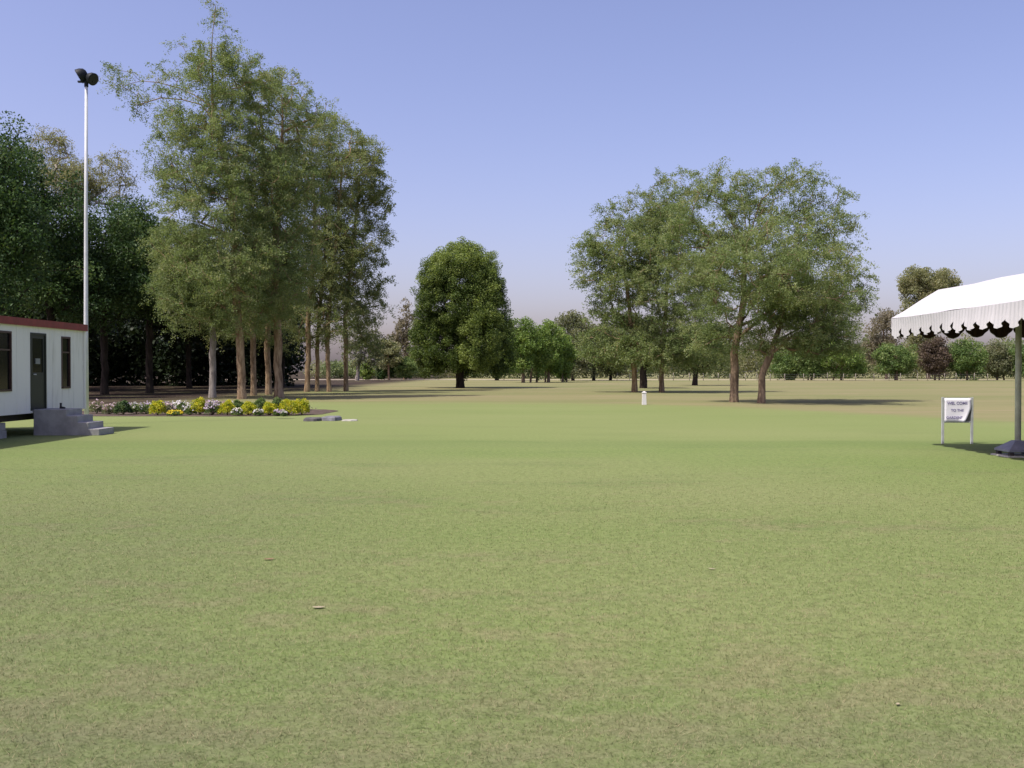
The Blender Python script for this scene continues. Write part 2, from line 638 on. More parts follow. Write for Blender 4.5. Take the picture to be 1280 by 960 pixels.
def tree(name, label, px, D, lobes_px, lmat, bmat, cat='tree', group=None, seed=1, ncl=150, nleaf=200, lsize=0.1,
         clr=0.7, tr=0.22, stem_px=None, shell=0.45, sprays=6, flat=0.6, up=0.6, stems=1, bare=0.35, rt=0.012, yb=0.0,
         slim=0.5, clump=0.5, ragged=1.0):
    rng = np.random.default_rng(seed)
    bx = gx(px, D)
    root = empty(name, (bx, D, 0), label, cat, group)
    k = D / FPX
    lobes, sunlit = [], []
    for l in lobes_px:
        lx, ly, rx, rz = l[:4]
        dy = l[4] if len(l) > 4 else 0.0
        ry = l[5] if len(l) > 5 else max(rx, min(rz, rx)) * k * 0.95
        wt = l[6] if len(l) > 6 else 1.0
        lobes.append((gx(lx, D) - bx, dy, gz(ly, D), rx * k, ry, rz * k, wt))
        sunlit.append(l[7] if len(l) > 7 else 0.0)  # tint raised on lobes where sunlight is painted into the leaves
    lobes = np.array(lobes)
    cl = lobe_points([tuple(l) for l in lobes], ncl, rng, shell, ragged)
    cl[:, 2] = np.maximum(cl[:, 2], 0.35)
    if stem_px is None:
        w = lobes[:, 3] * lobes[:, 5]
        cx = (lobes[:, 0] * w).sum() / w.sum()
        cy = (lobes[:, 1] * w).sum() / w.sum()
        ztop = lobes[:, 2].mean() + 0.25 * (lobes[:, 2] + lobes[:, 5]).max() * 0.5
        ctrl = [np.array([0, 0, -0.05]), np.array([0.1 * cx, 0.1 * cy, 0.3 * ztop]), np.array([0.45 * cx, 0.45 * cy, 0.7 * ztop]), np.array([0.8 * cx, 0.8 * cy, ztop])]
    else:
        ctrl = [np.array([0, 0, -0.05])] + [np.array([gx(a, D) - bx, 0.0, gz(b, D)]) for a, b in stem_px]
    stem = []
    for a, b in zip(ctrl[:-1], ctrl[1:]):
        m = max(2, int(np.linalg.norm(b - a) / 0.6))
        for q in range(m):
            t = q / m
            jit = rng.normal(size=3) * tr * 0.16 * (len(stem) > 1)
            stem.append(a + (b - a) * t + jit)
    stem.append(ctrl[-1])
    V, F = grow(stem, [tuple(l) for l in lobes], cl, rng, tr, rt, bare=bare)
    extra_v, extra_f = [V], [F]
    for q in range(1, stems):
        off = np.array([rng.normal() * 0.6, rng.normal() * 0.5, 0])
        p0 = np.array([off, off * 0.9 + [0, 0, 1.2], off * 0.5 + [0, 0, 2.6]])
        v, f = frustums(p0[:-1], p0[1:], np.array([tr, tr * .8]), np.array([tr * .8, tr * .5]), 8)
        extra_f.append(f + sum(len(x) for x in extra_v))
        extra_v.append(v)
    me = np_mesh('trunk', np.concatenate(extra_v), [np.concatenate(extra_f)], bmat, smooth_=True)
    link_mesh('trunk', me, root)
    # leaves
    n = ncl
    own = np.argmin(((cl[:, None, :] - lobes[None, :, :3]) ** 2 / lobes[None, :, 3:6] ** 2).sum(-1), 1)
    ctint = np.clip(0.5 + clump * (rng.random(n) - 0.5) + np.array(sunlit)[own], 0, 1)
    if sprays:
        m = max(1, nleaf // sprays)
        sd = rng.normal(size=(n, sprays, 3)) * np.array([1, 1, flat])
        sd = unit(sd)
        t = rng.random((n, sprays, m)) ** 0.75
        csize = clr * rng.uniform(0.6, 1.3, (n, 1, 1))
        P = cl[:, None, None, :] + sd[:, :, None, :] * (t * csize)[..., None]
        P[..., 2] -= (t ** 2) * csize * 0.28
        P = P + rng.normal(size=P.shape) * clr * 0.10
        dirs = np.broadcast_to(sd[:, :, None, :], P.shape).reshape(-1, 3)
        tn = np.repeat(ctint, sprays * m)
    else:
        m = nleaf
        g = rng.normal(size=(n, m, 3))
        gl = np.linalg.norm(g, axis=-1, keepdims=True)
        g = g * np.minimum(1.0, 1.75 * rng.uniform(0.75, 1.0, gl.shape) / np.maximum(gl, 1e-6))
        P = cl[:, None, :] + g * clr * np.array([0.5, 0.5, 0.5 * flat])
        dirs = None
        tn = np.repeat(ctint, m)
    P = P.reshape(-1, 3)
    P[:, 2] = np.maximum(P[:, 2], 0.06)
    LV = leaf_quads(P, lsize, rng, up, dirs, slim)
    tn = np.clip(tn + rng.normal(size=len(tn)) * 0.16, 0, 1)
    LF = np.arange(len(P) * 4).reshape(-1, 4)
    me = np_mesh('crown', LV, [LF], lmat, np.repeat(tn, 4))
    link_mesh('crown', me, root)
    return root


GRV = 'tall trees of the grove behind the flower bed'
tree('grove_tree', 'tallest grove tree with bare wispy top and thick tan trunk behind the shrubs', 301, 57,
     [(262, 120, 62, 62), (266, 55, 30, 42, 0, 1.6, .45), (270, 14, 14, 20, 0, .8, .5), (150, 105, 22, 24, 0, 1.0, .5), (172, 128, 16, 22, 0, .8, .5), (196, 165, 13, 24, 0, .7, .45), (212, 205, 14, 22, 0, .7, .4), (235, 200, 52, 62), (238, 350, 50, 66),
      (300, 235, 62, 90), (300, 370, 50, 62), (225, 275, 40, 60), (300, 110, 50, 50), (280, 250, 50, 60, -2.4, 2.0, 1.4), (305, 330, 45, 55, -2.6, 1.8, 1.4), (262, 170, 45, 45, -2.0, 1.8)],
     L_olive, B_tan, group=GRV, seed=11, ncl=720, nleaf=260, lsize=0.099, clr=0.85, tr=0.23,
     stem_px=[(299, 440), (297, 400), (294, 297), (286, 219), (266, 150), (265, 60), (270, 8)], bare=0.28)
tree('grove_tree', 'second tall grove tree, twin stemmed tan trunk rising behind the middle of the yellow shrubs', 348, 60,
     [(352, 150, 58, 58), (345, 240, 60, 80), (350, 340, 52, 78), (398, 150, 28, 30), (385, 250, 35, 60), (350, 240, 50, 60, -2.4, 1.8, 1.3), (352, 340, 46, 60, -2.4, 1.8, 1.3)],
     L_olive, B_tan, group=GRV, seed=12, ncl=480, nleaf=260, lsize=0.099, clr=0.85, tr=0.24,
     stem_px=[(347, 430), (343, 380), (345, 280), (352, 180), (352, 120)], bare=0.28)
tree('grove_tree', 'slim grove tree with straight tan trunk, close left of the twin stemmed one', 335, 68,
     [(325, 120, 42, 40), (332, 250, 45, 90), (335, 370, 40, 60)],
     L_grove, B_tan, group=GRV, seed=13, ncl=240, nleaf=312, lsize=0.107, clr=0.9, tr=0.2,
     stem_px=[(334, 430), (335, 380), (332, 250), (326, 130)], bare=0.3)
tree('grove_tree', 'slim shaded grove tree right behind the thick tan trunk', 316, 65,
     [(312, 330, 40, 80), (300, 400, 35, 35)], L_grove, B_tan, group=GRV, seed=14, ncl=110, nleaf=221, lsize=0.107, clr=0.9, tr=0.18,
     stem_px=[(315, 430), (314, 380), (312, 290)], bare=0.4)
tree('grove_tree', 'pale grey trunked grove tree standing left of the thick tan trunk', 264, 60,
     [(245, 345, 46, 66), (215, 310, 28, 45), (255, 385, 30, 28)], L_olive, B_pale, group=GRV, seed=15, ncl=220, nleaf=312, lsize=0.099, clr=0.8,
     tr=0.2, stem_px=[(265, 430), (264, 400), (255, 320)], bare=0.45)
tree('grove_tree', 'grove tree with leaning pale tan trunk, first one right of the shrub row', 383, 77,
     [(390, 200, 42, 50), (395, 300, 45, 90), (385, 400, 30, 35)], L_grove, B_tan, group=GRV, seed=16, ncl=230, nleaf=221, lsize=0.116, clr=1.0,
     tr=0.2, stem_px=[(385, 440), (384, 400), (393, 300), (392, 200)], bare=0.3)
tree('grove_tree', 'thin grove tree second from the leaning trunk, between two pale trunks', 396, 78,
     [(412, 340, 40, 75), (400, 270, 35, 60)], L_grove, B_tan, group=GRV, seed=17, ncl=170, nleaf=286, lsize=0.116, clr=1.0, tr=0.16,
     stem_px=[(396, 430), (400, 380), (408, 300)], bare=0.4)
tree('grove_tree', 'thin pale grove tree third from the leaning trunk with low leafy sprays', 411, 77,
     [(428, 200, 40, 48), (425, 300, 40, 60), (425, 385, 32, 45)], L_grove, B_tan, group=GRV, seed=18, ncl=230, nleaf=221, lsize=0.116, clr=1.0, tr=0.17,
     stem_px=[(409, 440), (410, 400), (420, 300), (428, 200)], bare=0.35)
tree('grove_tree', 'outermost grove tree beside the open field, dark leafy outer edge against the sky', 432, 80,
     [(452, 215, 38, 52), (455, 310, 36, 70), (462, 395, 28, 45), (470, 250, 22, 55), (430, 330, 30, 70)], L_grove, B_tan, group=GRV, seed=19, ncl=290, nleaf=221,
     lsize=0.135, clr=0.95, tr=0.18, stem_px=[(432, 440), (431, 400), (440, 320), (450, 220)], bare=0.3)

WD = 'dense dark trees behind the white cabin'
wood = [
    (-40, 56, [(-25, 235, 62, 75), (-30, 330, 70, 70), (20, 300, 40, 60)], 'dark green tree rising at the left picture edge above the cabin roof'),
    (62, 64, [(55, 290, 58, 68), (20, 250, 40, 60), (70, 350, 60, 50), (25, 190, 28, 40)], 'dark green tree behind the cabin, left of the floodlight pole'),
    (128, 68, [(125, 310, 55, 62), (150, 350, 55, 50), (100, 350, 50, 50)], 'dark green tree directly behind the floodlight pole'),
    (185, 72, [(180, 320, 42, 58), (200, 360, 45, 48), (165, 290, 30, 40)], 'dark green tree between the floodlight pole and the grove'),
    (20, 80, [(15, 330, 80, 60), (80, 370, 60, 40)], 'shaded tree deep behind the cabin roof'),
    (235, 92, [(235, 355, 60, 60), (200, 370, 45, 50)], 'shaded dark tree behind the left part of the flower bed'),
    (300, 95, [(295, 360, 55, 62), (330, 380, 40, 50)], 'shaded dark tree behind the thick tan trunk'),
    (352, 98, [(350, 385, 38, 58), (335, 350, 40, 40)], 'shaded dark tree at the right end of the dark wood'),
]
for i, (px, D, lb, lab) in enumerate(wood):
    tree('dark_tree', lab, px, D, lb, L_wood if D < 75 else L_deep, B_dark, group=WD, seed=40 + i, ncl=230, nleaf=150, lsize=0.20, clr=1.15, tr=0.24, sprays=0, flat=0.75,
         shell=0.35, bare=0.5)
tree('twiggy_tree', 'thin leaved pale twiggy tree showing above the dark trees behind the floodlight pole', 100, 84,
     [(62, 190, 26, 32), (100, 225, 32, 28), (140, 225, 26, 36), (75, 235, 40, 30)], L_pale, B_pale, seed=60, ncl=420, nleaf=85, lsize=0.14, clr=1.0, tr=0.3,
     stem_px=[(100, 350), (98, 260)], rt=0.02)

# the inside and rear of the wood, one dark mass
def mass(name, label, cat, lobes, lmat, seed, n, lsize, shell=0.3, up=0.5):
    rng = np.random.default_rng(seed)
    P = lobe_points(lobes, n, rng, shell)
    P = P + rng.normal(size=P.shape) * 0.35
    P[:, 2] = np.maximum(P[:, 2], 0.1)
    cell = np.floor(P / 2.2).astype(int)
    h = (cell[:, 0] * 73856093 ^ cell[:, 1] * 19349663 ^ cell[:, 2] * 83492791) % 1000 / 1000.0
    tn = np.clip(0.25 + 0.5 * h + rng.normal(size=n) * 0.15, 0, 1)
    V = leaf_quads(P, lsize, rng, up, None, 0.6)
    me = np_mesh(name, V, [np.arange(n * 4).reshape(-1, 4)], lmat, np.repeat(tn, 4))
    o = link_mesh(name, me)
    return tag(o, label, cat, kind='stuff')


rw = random.Random(5)
lb = []
for i in range(34):
    px = -140 + i * 15
    D = 112 + rw.uniform(-5, 10)
    if px > 365:
        continue
    top = 370 + rw.uniform(-25, 15)
    z1 = gz(top, D)
    lb.append((gx(px, D), D, z1 / 2, 2.2, 4.0, z1 / 2 + 0.6, 1.6))
for i in range(26):
    D = rw.uniform(74, 108)
    px = rw.uniform(-120, 330)
    lb.append((gx(px, D), D, rw.uniform(6.0, 8.0), 4.5, 4.5, 2.2, 1.0))
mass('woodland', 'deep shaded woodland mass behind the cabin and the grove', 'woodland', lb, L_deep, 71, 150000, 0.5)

# the domed evergreen out on the field and its neighbour
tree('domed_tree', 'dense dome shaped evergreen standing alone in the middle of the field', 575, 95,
     [(578, 340, 42, 38, 0, 3.4, 2.2, .24), (577, 378, 55, 52, 0, 4.2, 1.8), (541, 426, 27, 42, 0.6, 2.6), (615, 428, 27, 40, 0.6, 2.6), (577, 420, 54, 50, 0.6, 3.4, 1.3),  # last value on some lobes: sun on top and front, painted as leaf tint
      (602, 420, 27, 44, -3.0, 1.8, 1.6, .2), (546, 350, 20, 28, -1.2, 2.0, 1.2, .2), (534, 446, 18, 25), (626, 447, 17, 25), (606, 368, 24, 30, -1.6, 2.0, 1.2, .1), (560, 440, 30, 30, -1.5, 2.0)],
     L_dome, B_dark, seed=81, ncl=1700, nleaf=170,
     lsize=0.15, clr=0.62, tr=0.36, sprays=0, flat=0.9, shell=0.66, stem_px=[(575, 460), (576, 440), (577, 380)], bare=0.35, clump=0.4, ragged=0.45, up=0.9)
tree('dark_round_tree', 'darker round tree half hidden behind the right side of the domed evergreen', 621, 172,
     [(619, 428, 25, 36), (625, 445, 18, 24)], L_wood, B_dark, seed=82, ncl=150, nleaf=110, lsize=0.36, clr=1.3, tr=0.3, sprays=0, flat=0.8, shell=0.5)

LG = 'bright green young trees in the middle distance'
for i, (px, lbs, lab) in enumerate([
        (655, [(652, 428, 20, 34), (648, 450, 14, 20)], 'tallest bright green tree, right beside the domed evergreen'),
        (671, [(672, 438, 18, 30)], 'bright green tree second from the domed evergreen'),
        (685, [(687, 432, 18, 32), (690, 452, 14, 16)], 'bright green tree third from the domed evergreen'),
        (703, [(704, 443, 13, 26)], 'smallest bright green tree beside the dark far trees')]):
    tree('young_tree', lab, px, 138 + 3 * i, lbs, L_lime, B_brown, group=LG, seed=90 + i, ncl=110, nleaf=110, lsize=0.30, clr=1.0, tr=0.14, sprays=0, flat=0.8,
         shell=0.4, stems=3)
for i, (px, lbs, lab) in enumerate([
        (716, [(714, 420, 22, 34), (722, 445, 22, 22)], 'greyish dark tree just right of the bright green trees'),
        (742, [(745, 432, 24, 32)], 'greyish dark tree seen left of the pale leaning trunk'),
        (763, [(766, 440, 22, 28)], 'low greyish tree seen beneath the right group crowns')]):
    tree('grey_tree', lab, px, 166 + 4 * i, lbs, L_grey, B_dark, group='greyish trees in the far middle', seed=100 + i, ncl=150, nleaf=100, lsize=0.38, clr=1.3, tr=0.25,
         sprays=0, flat=0.8, shell=0.4)

tree('bare_tree', 'tall hazy brownish tree just left of the domed evergreen', 506, 190,
     [(506, 400, 12, 22), (515, 425, 18, 30), (500, 435, 14, 25)], L_brown, B_brown, seed=110, ncl=120, nleaf=70, lsize=0.4, clr=1.4, tr=0.3)
tree('small_tree', 'small yellowish tree in the gap beside the outermost grove tree', 486, 185,
     [(484, 443, 18, 18)], L_pale, B_brown, seed=111, ncl=70, nleaf=90, lsize=0.38, clr=1.2, tr=0.18, sprays=0)
tree('small_tree', 'small grey tree with pale trunk behind the outermost grove tree', 446, 170,
     [(450, 430, 22, 30), (466, 440, 14, 22)], L_grey, B_pale, seed=112, ncl=90, nleaf=80, lsize=0.36, clr=1.3, tr=0.3)
tree('bush', 'bright green bush at the far edge of the field beside the dark bush', 457, 186,
     [(457, 464, 9, 9)], L_lime, B_brown, 'bush', seed=113, ncl=40, nleaf=90, lsize=0.32, clr=0.7, tr=0.08, sprays=0)
tree('bush', 'very dark wide bush at the far edge of the field', 480, 188,
     [(476, 464, 7, 8), (486, 465, 7, 7)], L_wood, B_dark, 'bush', seed=114, ncl=60, nleaf=110, lsize=0.32, clr=0.7, tr=0.08, sprays=0)
tree('bush', 'olive bush at the far edge of the field close to the domed evergreen', 507, 186,
     [(507, 458, 14, 14)], L_bush, B_brown, 'bush', seed=115, ncl=60, nleaf=90, lsize=0.34, clr=0.9, tr=0.08, sprays=0)

RG = 'spreading trees of the right group'
tree('spreading_tree', 'largest spreading tree of the right group, straight brown trunk and wide airy crown', 917, 51.5,
     [(895, 262, 62, 48), (965, 248, 60, 40), (1030, 275, 46, 44), (940, 320, 78, 56), (1042, 335, 38, 46), (860, 310, 46, 56), (1000, 385, 60, 40), (900, 395, 46, 40),
      (915, 222, 50, 22, 0, 2.0, .5), (985, 222, 45, 16, 0, 1.6, .5), (1050, 385, 28, 30), (935, 335, 66, 56, -4, 2.6), (975, 355, 60, 45, -4.5, 2.5), (900, 350, 50, 50, -3.5, 2.4), (890, 425, 38, 24), (1058, 365, 32, 34)],
     L_olive, B_brown, group=RG, seed=121, ncl=740, nleaf=253, lsize=0.090, clr=0.72, tr=0.205,
     stem_px=[(917, 460), (920, 425), (926, 390), (930, 320)], bare=0.42, flat=0.5)
tree('spreading_tree', 'forked leaning tree of the right group, nearest to the tent', 951, 50,
     [(960, 420, 32, 28), (1010, 405, 45, 40), (975, 365, 50, 35), (1045, 420, 32, 34)], L_olive, B_brown, group=RG, seed=122, ncl=220, nleaf=234, lsize=0.090,
     clr=0.7, tr=0.17, stem_px=[(952, 470), (956, 455), (966, 430), (978, 390)], bare=0.55, flat=0.5)
tree('spreading_tree', 'outer tree of the right group with pale leaning trunk, behind the white post', 793, 76,
     [(772, 300, 44, 42), (745, 328, 30, 36), (785, 370, 50, 55), (765, 415, 36, 32), (738, 295, 18, 20, 0, .8, .4), (762, 440, 36, 24), (795, 435, 30, 24, -2, 2.0), (790, 330, 40, 50, -2.5, 2.2)], L_olive, B_tan, group=RG, seed=123, ncl=470, nleaf=185,
     lsize=0.135, clr=0.9, tr=0.2, stem_px=[(793, 465), (790, 430), (785, 370), (775, 310)], bare=0.42, flat=0.5)
tree('spreading_tree', 'brown trunked tree in the middle of the right group, its crown between the two largest', 827, 75,
     [(835, 340, 50, 76), (828, 425, 42, 28), (840, 278, 36, 34), (868, 400, 40, 40), (805, 268, 38, 34), (845, 250, 34, 40), (815, 320, 34, 40), (872, 330, 30, 50), (838, 442, 36, 24, -1, 2.2), (875, 432, 34, 28), (830, 380, 40, 50, -2.5, 2.2)], L_olive, B_brown, group=RG, seed=124, ncl=560, nleaf=240, lsize=0.116, clr=0.9, tr=0.18,
     stem_px=[(827, 460), (828, 430), (833, 370), (838, 290)], bare=0.42, flat=0.5)
tree('spreading_tree', 'short dark trunked tree behind the pale leaning trunk', 804, 94,
     [(800, 425, 32, 32), (815, 440, 22, 20)], L_grove, B_dark, group=RG, seed=125, ncl=120, nleaf=140, lsize=0.2, clr=1.1, tr=0.3, sprays=0)
tree('spreading_tree', 'small dark tree far behind the gap between the brown trunks', 868, 112,
     [(868, 438, 32, 28), (890, 425, 30, 30)], L_grove, B_dark, group=RG, seed=126, ncl=130, nleaf=130, lsize=0.24, clr=1.2, tr=0.26, sprays=0)

tree('tall_tree', 'tall pale yellowish tree rising above the white tent roof', 1158, 205,
     [(1158, 362, 33, 27), (1150, 390, 27, 26), (1140, 352, 18, 16), (1176, 356, 18, 17), (1150, 420, 22, 25)], L_pale, B_brown, seed=131, ncl=300, nleaf=110, lsize=0.42, clr=1.5, tr=0.4,
     sprays=0, flat=0.75)
RB = 'far orchard trees along the fence'
for i, (px, D, lbs, lm, lab) in enumerate([
        (985, 178, [(985, 455, 20, 20)], L_bush, 'shaded green orchard tree seen below the forked tree'),
        (1013, 176, [(1012, 448, 19, 22)], L_bush, 'green orchard tree just right of the forked tree'),
        (1050, 174, [(1048, 446, 24, 22), (1065, 452, 14, 16)], L_lime, 'yellow green orchard tree, widest along the fence'),
        (1117, 176, [(1115, 449, 24, 20)], L_bush, 'round green orchard tree below the tent corner'),
        (1166, 176, [(1166, 448, 17, 23)], L_purple, 'purple brown orchard tree seen above the sign'),
        (1206, 175, [(1205, 448, 24, 23)], L_bush, 'round green orchard tree above the right post of the sign'),
        (1243, 178, [(1243, 450, 19, 22)], L_grey, 'dull grey orchard tree left of the tent pole'),
        (1280, 177, [(1278, 450, 18, 22)], L_bush, 'orchard tree half hidden behind the tent pole')]):
    tree('orchard_tree', lab, px, D, lbs, lm, B_brown, group=RB, seed=140 + i, ncl=100, nleaf=110, lsize=0.34, clr=1.1, tr=0.16, sprays=0, flat=0.8, shell=0.4, stems=2)
tree('brown_tree', 'reddish brown tree in front of the far treeline left of the tent corner', 1106, 200,
     [(1106, 418, 20, 30), (1092, 430, 14, 25)], L_brown, B_brown, seed=150, ncl=120, nleaf=80, lsize=0.4, clr=1.4, tr=0.25, sprays=0)

lb, lb2 = [], []
for i in range(60):
    px = 400 + i * 16
    D = 225 + rw.uniform(-8, 20)
    top = (446 if px < 640 else 436 if px < 800 else 424) + rw.uniform(-10, 12)
    z1 = gz(top, D)
    (lb if rw.random() < 0.62 else lb2).append((gx(px, D), D, z1 * 0.5, 3.4 + rw.uniform(0, 1.2), 3.5, z1 * 0.5, 1.0))
mass('treeline', 'hazy grey green treeline closing the far side of the field', 'treeline', lb, L_far, 72, 85000, 0.5)
mass('treeline', 'hazy pale yellowish trees scattered along the far treeline', 'treeline', lb2, L_pale, 73, 34000, 0.5)

# ------------------------------------------------------------------ far fence
M_post = plain('fence_post', (0.26, 0.23, 0.19), 0.85)
M_wire = plain('fence_wire', (0.25, 0.25, 0.25), 0.5, metal=0.8)
fe = empty('wire_fence', (30, 170, 0), 'low wire fence with thin pale posts along the far orchard', 'fence')
nps = 27
for i in range(nps):
    x = -6 + i * 2.4 + random.uniform(-.5, .5)
    m = MB()
    m.tube([(x, 0, -0.05), (x + random.uniform(-.04, .04), 0, 1.25 + random.uniform(-.08, .08))], 0.05, 8)
    m.build('post', M_post, fe, True)
for z in (0.35, 0.7, 1.05):
    m = MB()
    m.tube([(-6 + i * 2.4, 0.075, z + (0.02 if i % 2 else 0)) for i in range(nps)], 0.012, 5)
    m.build('wire', M_wire, fe)
fe.location.x = 22

# ------------------------------------------------------------------ cabin
M_cab = plain('cabin_wall_paint', (0.70, 0.69, 0.64), 0.55, 0.05, 1.5)
def streaked(name, col, dirt):
    m, nt, out = new_mat(name)
    tc = N(nt, 'ShaderNodeTexCoord')
    p = N(nt, 'ShaderNodeBsdfPrincipled')
    p.inputs['Roughness'].default_value = 0.55
    st = noise(nt, tc.outputs['Object'], 3.0, 5, 0.65, (1, 3.0, 0.22))
    bl = noise(nt, tc.outputs['Object'], 0.9, 4, 0.6)
    f = math_n(nt, 'MULTIPLY', smooth(nt, st, 0.46, 0.72), smooth(nt, bl, 0.35, 0.65))
    nt.links.new(mix_c(nt, math_n(nt, 'MULTIPLY', f, 0.6), col, dirt), p.inputs['Base Color'])
    nt.links.new(p.outputs[0], out.inputs[0])
    return m


M_cab = streaked('cabin_wall_paint', (0.70, 0.69, 0.64), (0.42, 0.41, 0.35))
M_red = plain('red_fascia', (0.20, 0.032, 0.026), 0.6, 0.15)
M_roof = plain('cabin_roof', (0.45, 0.43, 0.40), 0.7)
M_brown = plain('brown_frame', (0.050, 0.022, 0.018), 0.5)
M_door = plain('dark_door', (0.013, 0.017, 0.013), 0.5)
M_glass = plain('dark_glass', (0.008, 0.009, 0.009), 0.12, 0.2, 1.0, spec=0.3)
M_steel = plain('galvanised', (0.48, 0.49, 0.50), 0.45, 0.1, metal=0.3)
M_block = plain('concrete_block', (0.30, 0.29, 0.27), 0.9, 0.15, bump=0.4)
M_under = plain('chassis', (0.04, 0.035, 0.032), 0.8)
XW, CY0, CY1, CZ0, CZ1 = -12.2, 16.0, 27.5, 0.56, 2.72
cab = empty('portable_cabin', (-13.7, 22.0, 0), 'white portable cabin with dark red roof edge, raised on blocks', 'cabin')
ox, oy = -13.7, 22.0


def cm(fn, name, mat, parent=None, **kw):
    m = MB()
    fn(m)
    m.v = [(x - ox, y - oy, z) for x, y, z in m.v]
    return m.build(name, mat, parent or cab, **kw)


openings = [(19.0, 20.05, 1.12, 2.55), (22.5, 23.55, 1.12, 2.55), (24.45, 25.27, CZ0 + 0.06, 2.56), (26.1, 26.62, 1.14, 2.52)]


def walls(m):
    y = CY0
    for a, b, z0, z1 in openings:
        m.box(XW - 0.07, XW, y, a, CZ0, CZ1)
        m.box(XW - 0.07, XW, a, b, CZ0, z0)
        m.box(XW - 0.07, XW, a, b, z1, CZ1)
        y = b
    m.box(XW - 0.07, XW, y, CY1, CZ0, CZ1)
    m.box(-15.2, XW - 0.07, CY1 - 0.07, CY1, CZ0, CZ1)
    m.box(-15.2, XW - 0.07, CY0, CY0 + 0.07, CZ0, CZ1)
    m.box(-15.2, -15.13, CY0 + 0.07, CY1 - 0.07, CZ0, CZ1)
    m.box(-15.13, XW - 0.07, CY0 + 0.07, CY1 - 0.07, CZ0, CZ0 + 0.06)
    # pressed panel seams
    yy = CY0 + 0.6
    while yy < CY1:
        if all(not (a - 0.1 < yy < b + 0.1) for a, b, _, _ in openings):
            m.box(XW, XW + 0.006, yy - 0.012, yy + 0.012, CZ0 + 0.02, CZ1 - 0.002)
        yy += 0.6


cm(walls, 'wall', M_cab)
cm(lambda m: m.box(XW + 0.002, XW + 0.03, CY1 - 0.09, CY1 + 0.02, CZ0, CZ1 - 0.002), 'corner_trim', M_cab)
rf = cm(lambda m: m.box(-15.24, XW + 0.05, CY0 - 0.05, CY1 + 0.015, CZ1, CZ1 + 0.165), 'roof', M_roof)


def fascia(m):
    m.box(XW + 0.053, XW + 0.075, CY0 - 0.08, CY1 + 0.045, CZ1 - 0.012, CZ1 + 0.17)
    m.box(-15.24, XW + 0.053, CY1 + 0.018, CY1 + 0.045, CZ1 - 0.012, CZ1 + 0.17)
    m.box(-15.24, XW + 0.053, CY0 - 0.08, CY0 - 0.053, CZ1 - 0.012, CZ1 + 0.17)


cm(fascia, 'fascia', M_red, rf)
for k, (a, b, z0, z1) in enumerate(openings):
    if k == 2:
        continue

    def fr(m, a=a, b=b, z0=z0, z1=z1):
        t = 0.05
        m.box(XW - 0.06, XW + 0.015, a + .002, a + t, z0 + .002, z1 - .002)
        m.box(XW - 0.06, XW + 0.015, b - t, b - .002, z0 + .002, z1 - .002)
        m.box(XW - 0.06, XW + 0.015, a + t, b - t, z1 - t, z1 - .002)
        m.box(XW - 0.06, XW + 0.03, a + t, b - t, z0 + .002, z0 + t)
        m.box(XW - 0.05, XW + 0.005, a + t, b - t, (z0 + z1) / 2 + 0.25, (z0 + z1) / 2 + 0.29)
    w = cm(fr, 'window', M_brown)
    cm(lambda m, a=a, b=b, z0=z0, z1=z1: m.box(XW - 0.035, XW - 0.028, a + .05, b - .05, z0 + .05, z1 - .05), 'pane', M_glass, w)


def door(m):
    a, b, z0, z1 = openings[2]
    t = 0.09
    m.box(XW - 0.055, XW - 0.012, a + .05, b - .05, z0 + .02, z0 + 0.95)
    m.box(XW - 0.055, XW - 0.012, a + .05, a + .05 + t, z0 + .95, z1 - .05)
    m.box(XW - 0.055, XW - 0.012, b - .05 - t, b - .05, z0 + .95, z1 - .05)
    m.box(XW - 0.055, XW - 0.012, a + .05 + t, b - .05 - t, z1 - .05 - t, z1 - .05)


a, b, z0, z1 = openings[2]
dr = cm(door, 'door', M_door)
cm(lambda m: m.box(XW - 0.04, XW - 0.03, a + .14, b - .14, z0 + .95, z1 - .14), 'pane', M_glass, dr)
cm(lambda m: m.tube([(XW + 0.03, a + 0.12, z0 + 0.9), (XW + 0.03, a + 0.24, z0 + 0.9)], 0.013, 8), 'handle', M_steel, dr)
cm(lambda m: (m.box(XW - .03, XW - .005, a + .30, a + .52, z0 + 1.16, z0 + 1.30)), 'notice', plain('notice_paper', (0.22, 0.23, 0.21), 0.8), dr)


def dfr(m):
    m.box(XW - 0.06, XW + 0.012, a + .002, a + .05, z0 + .002, z1 - .002)
    m.box(XW - 0.06, XW + 0.012, b - .05, b - .002, z0 + .002, z1 - .002)
    m.box(XW - 0.06, XW + 0.012, a + .05, b - .05, z1 - .05, z1 - .002)


cm(dfr, 'door_frame', M_door)


def chassis(m):
    for x in (XW - 0.35, -14.85):
        m.box(x - 0.06, x + 0.06, CY0 + 0.1, CY1 - 0.1, CZ0 - 0.18, CZ0 - 0.002)
    y = CY0 + 0.4
    while y < CY1:
        m.box(-14.78, XW - 0.42, y - 0.04, y + 0.04, CZ0 - 0.12, CZ0 - 0.002)
        y += 1.2


cm(chassis, 'chassis', M_under)
for y in (17.0, 20.2, 23.4, 26.9):
    for x in (XW - 0.35, -14.85):
        cm(lambda m: (m.box(x - .2, x + .2, y - .2, y + .2, 0, .185), m.box(x - .18, x + .18, y - .19, y + .19, .187, .376)), 'support_block', M_block, bevel=0.01)

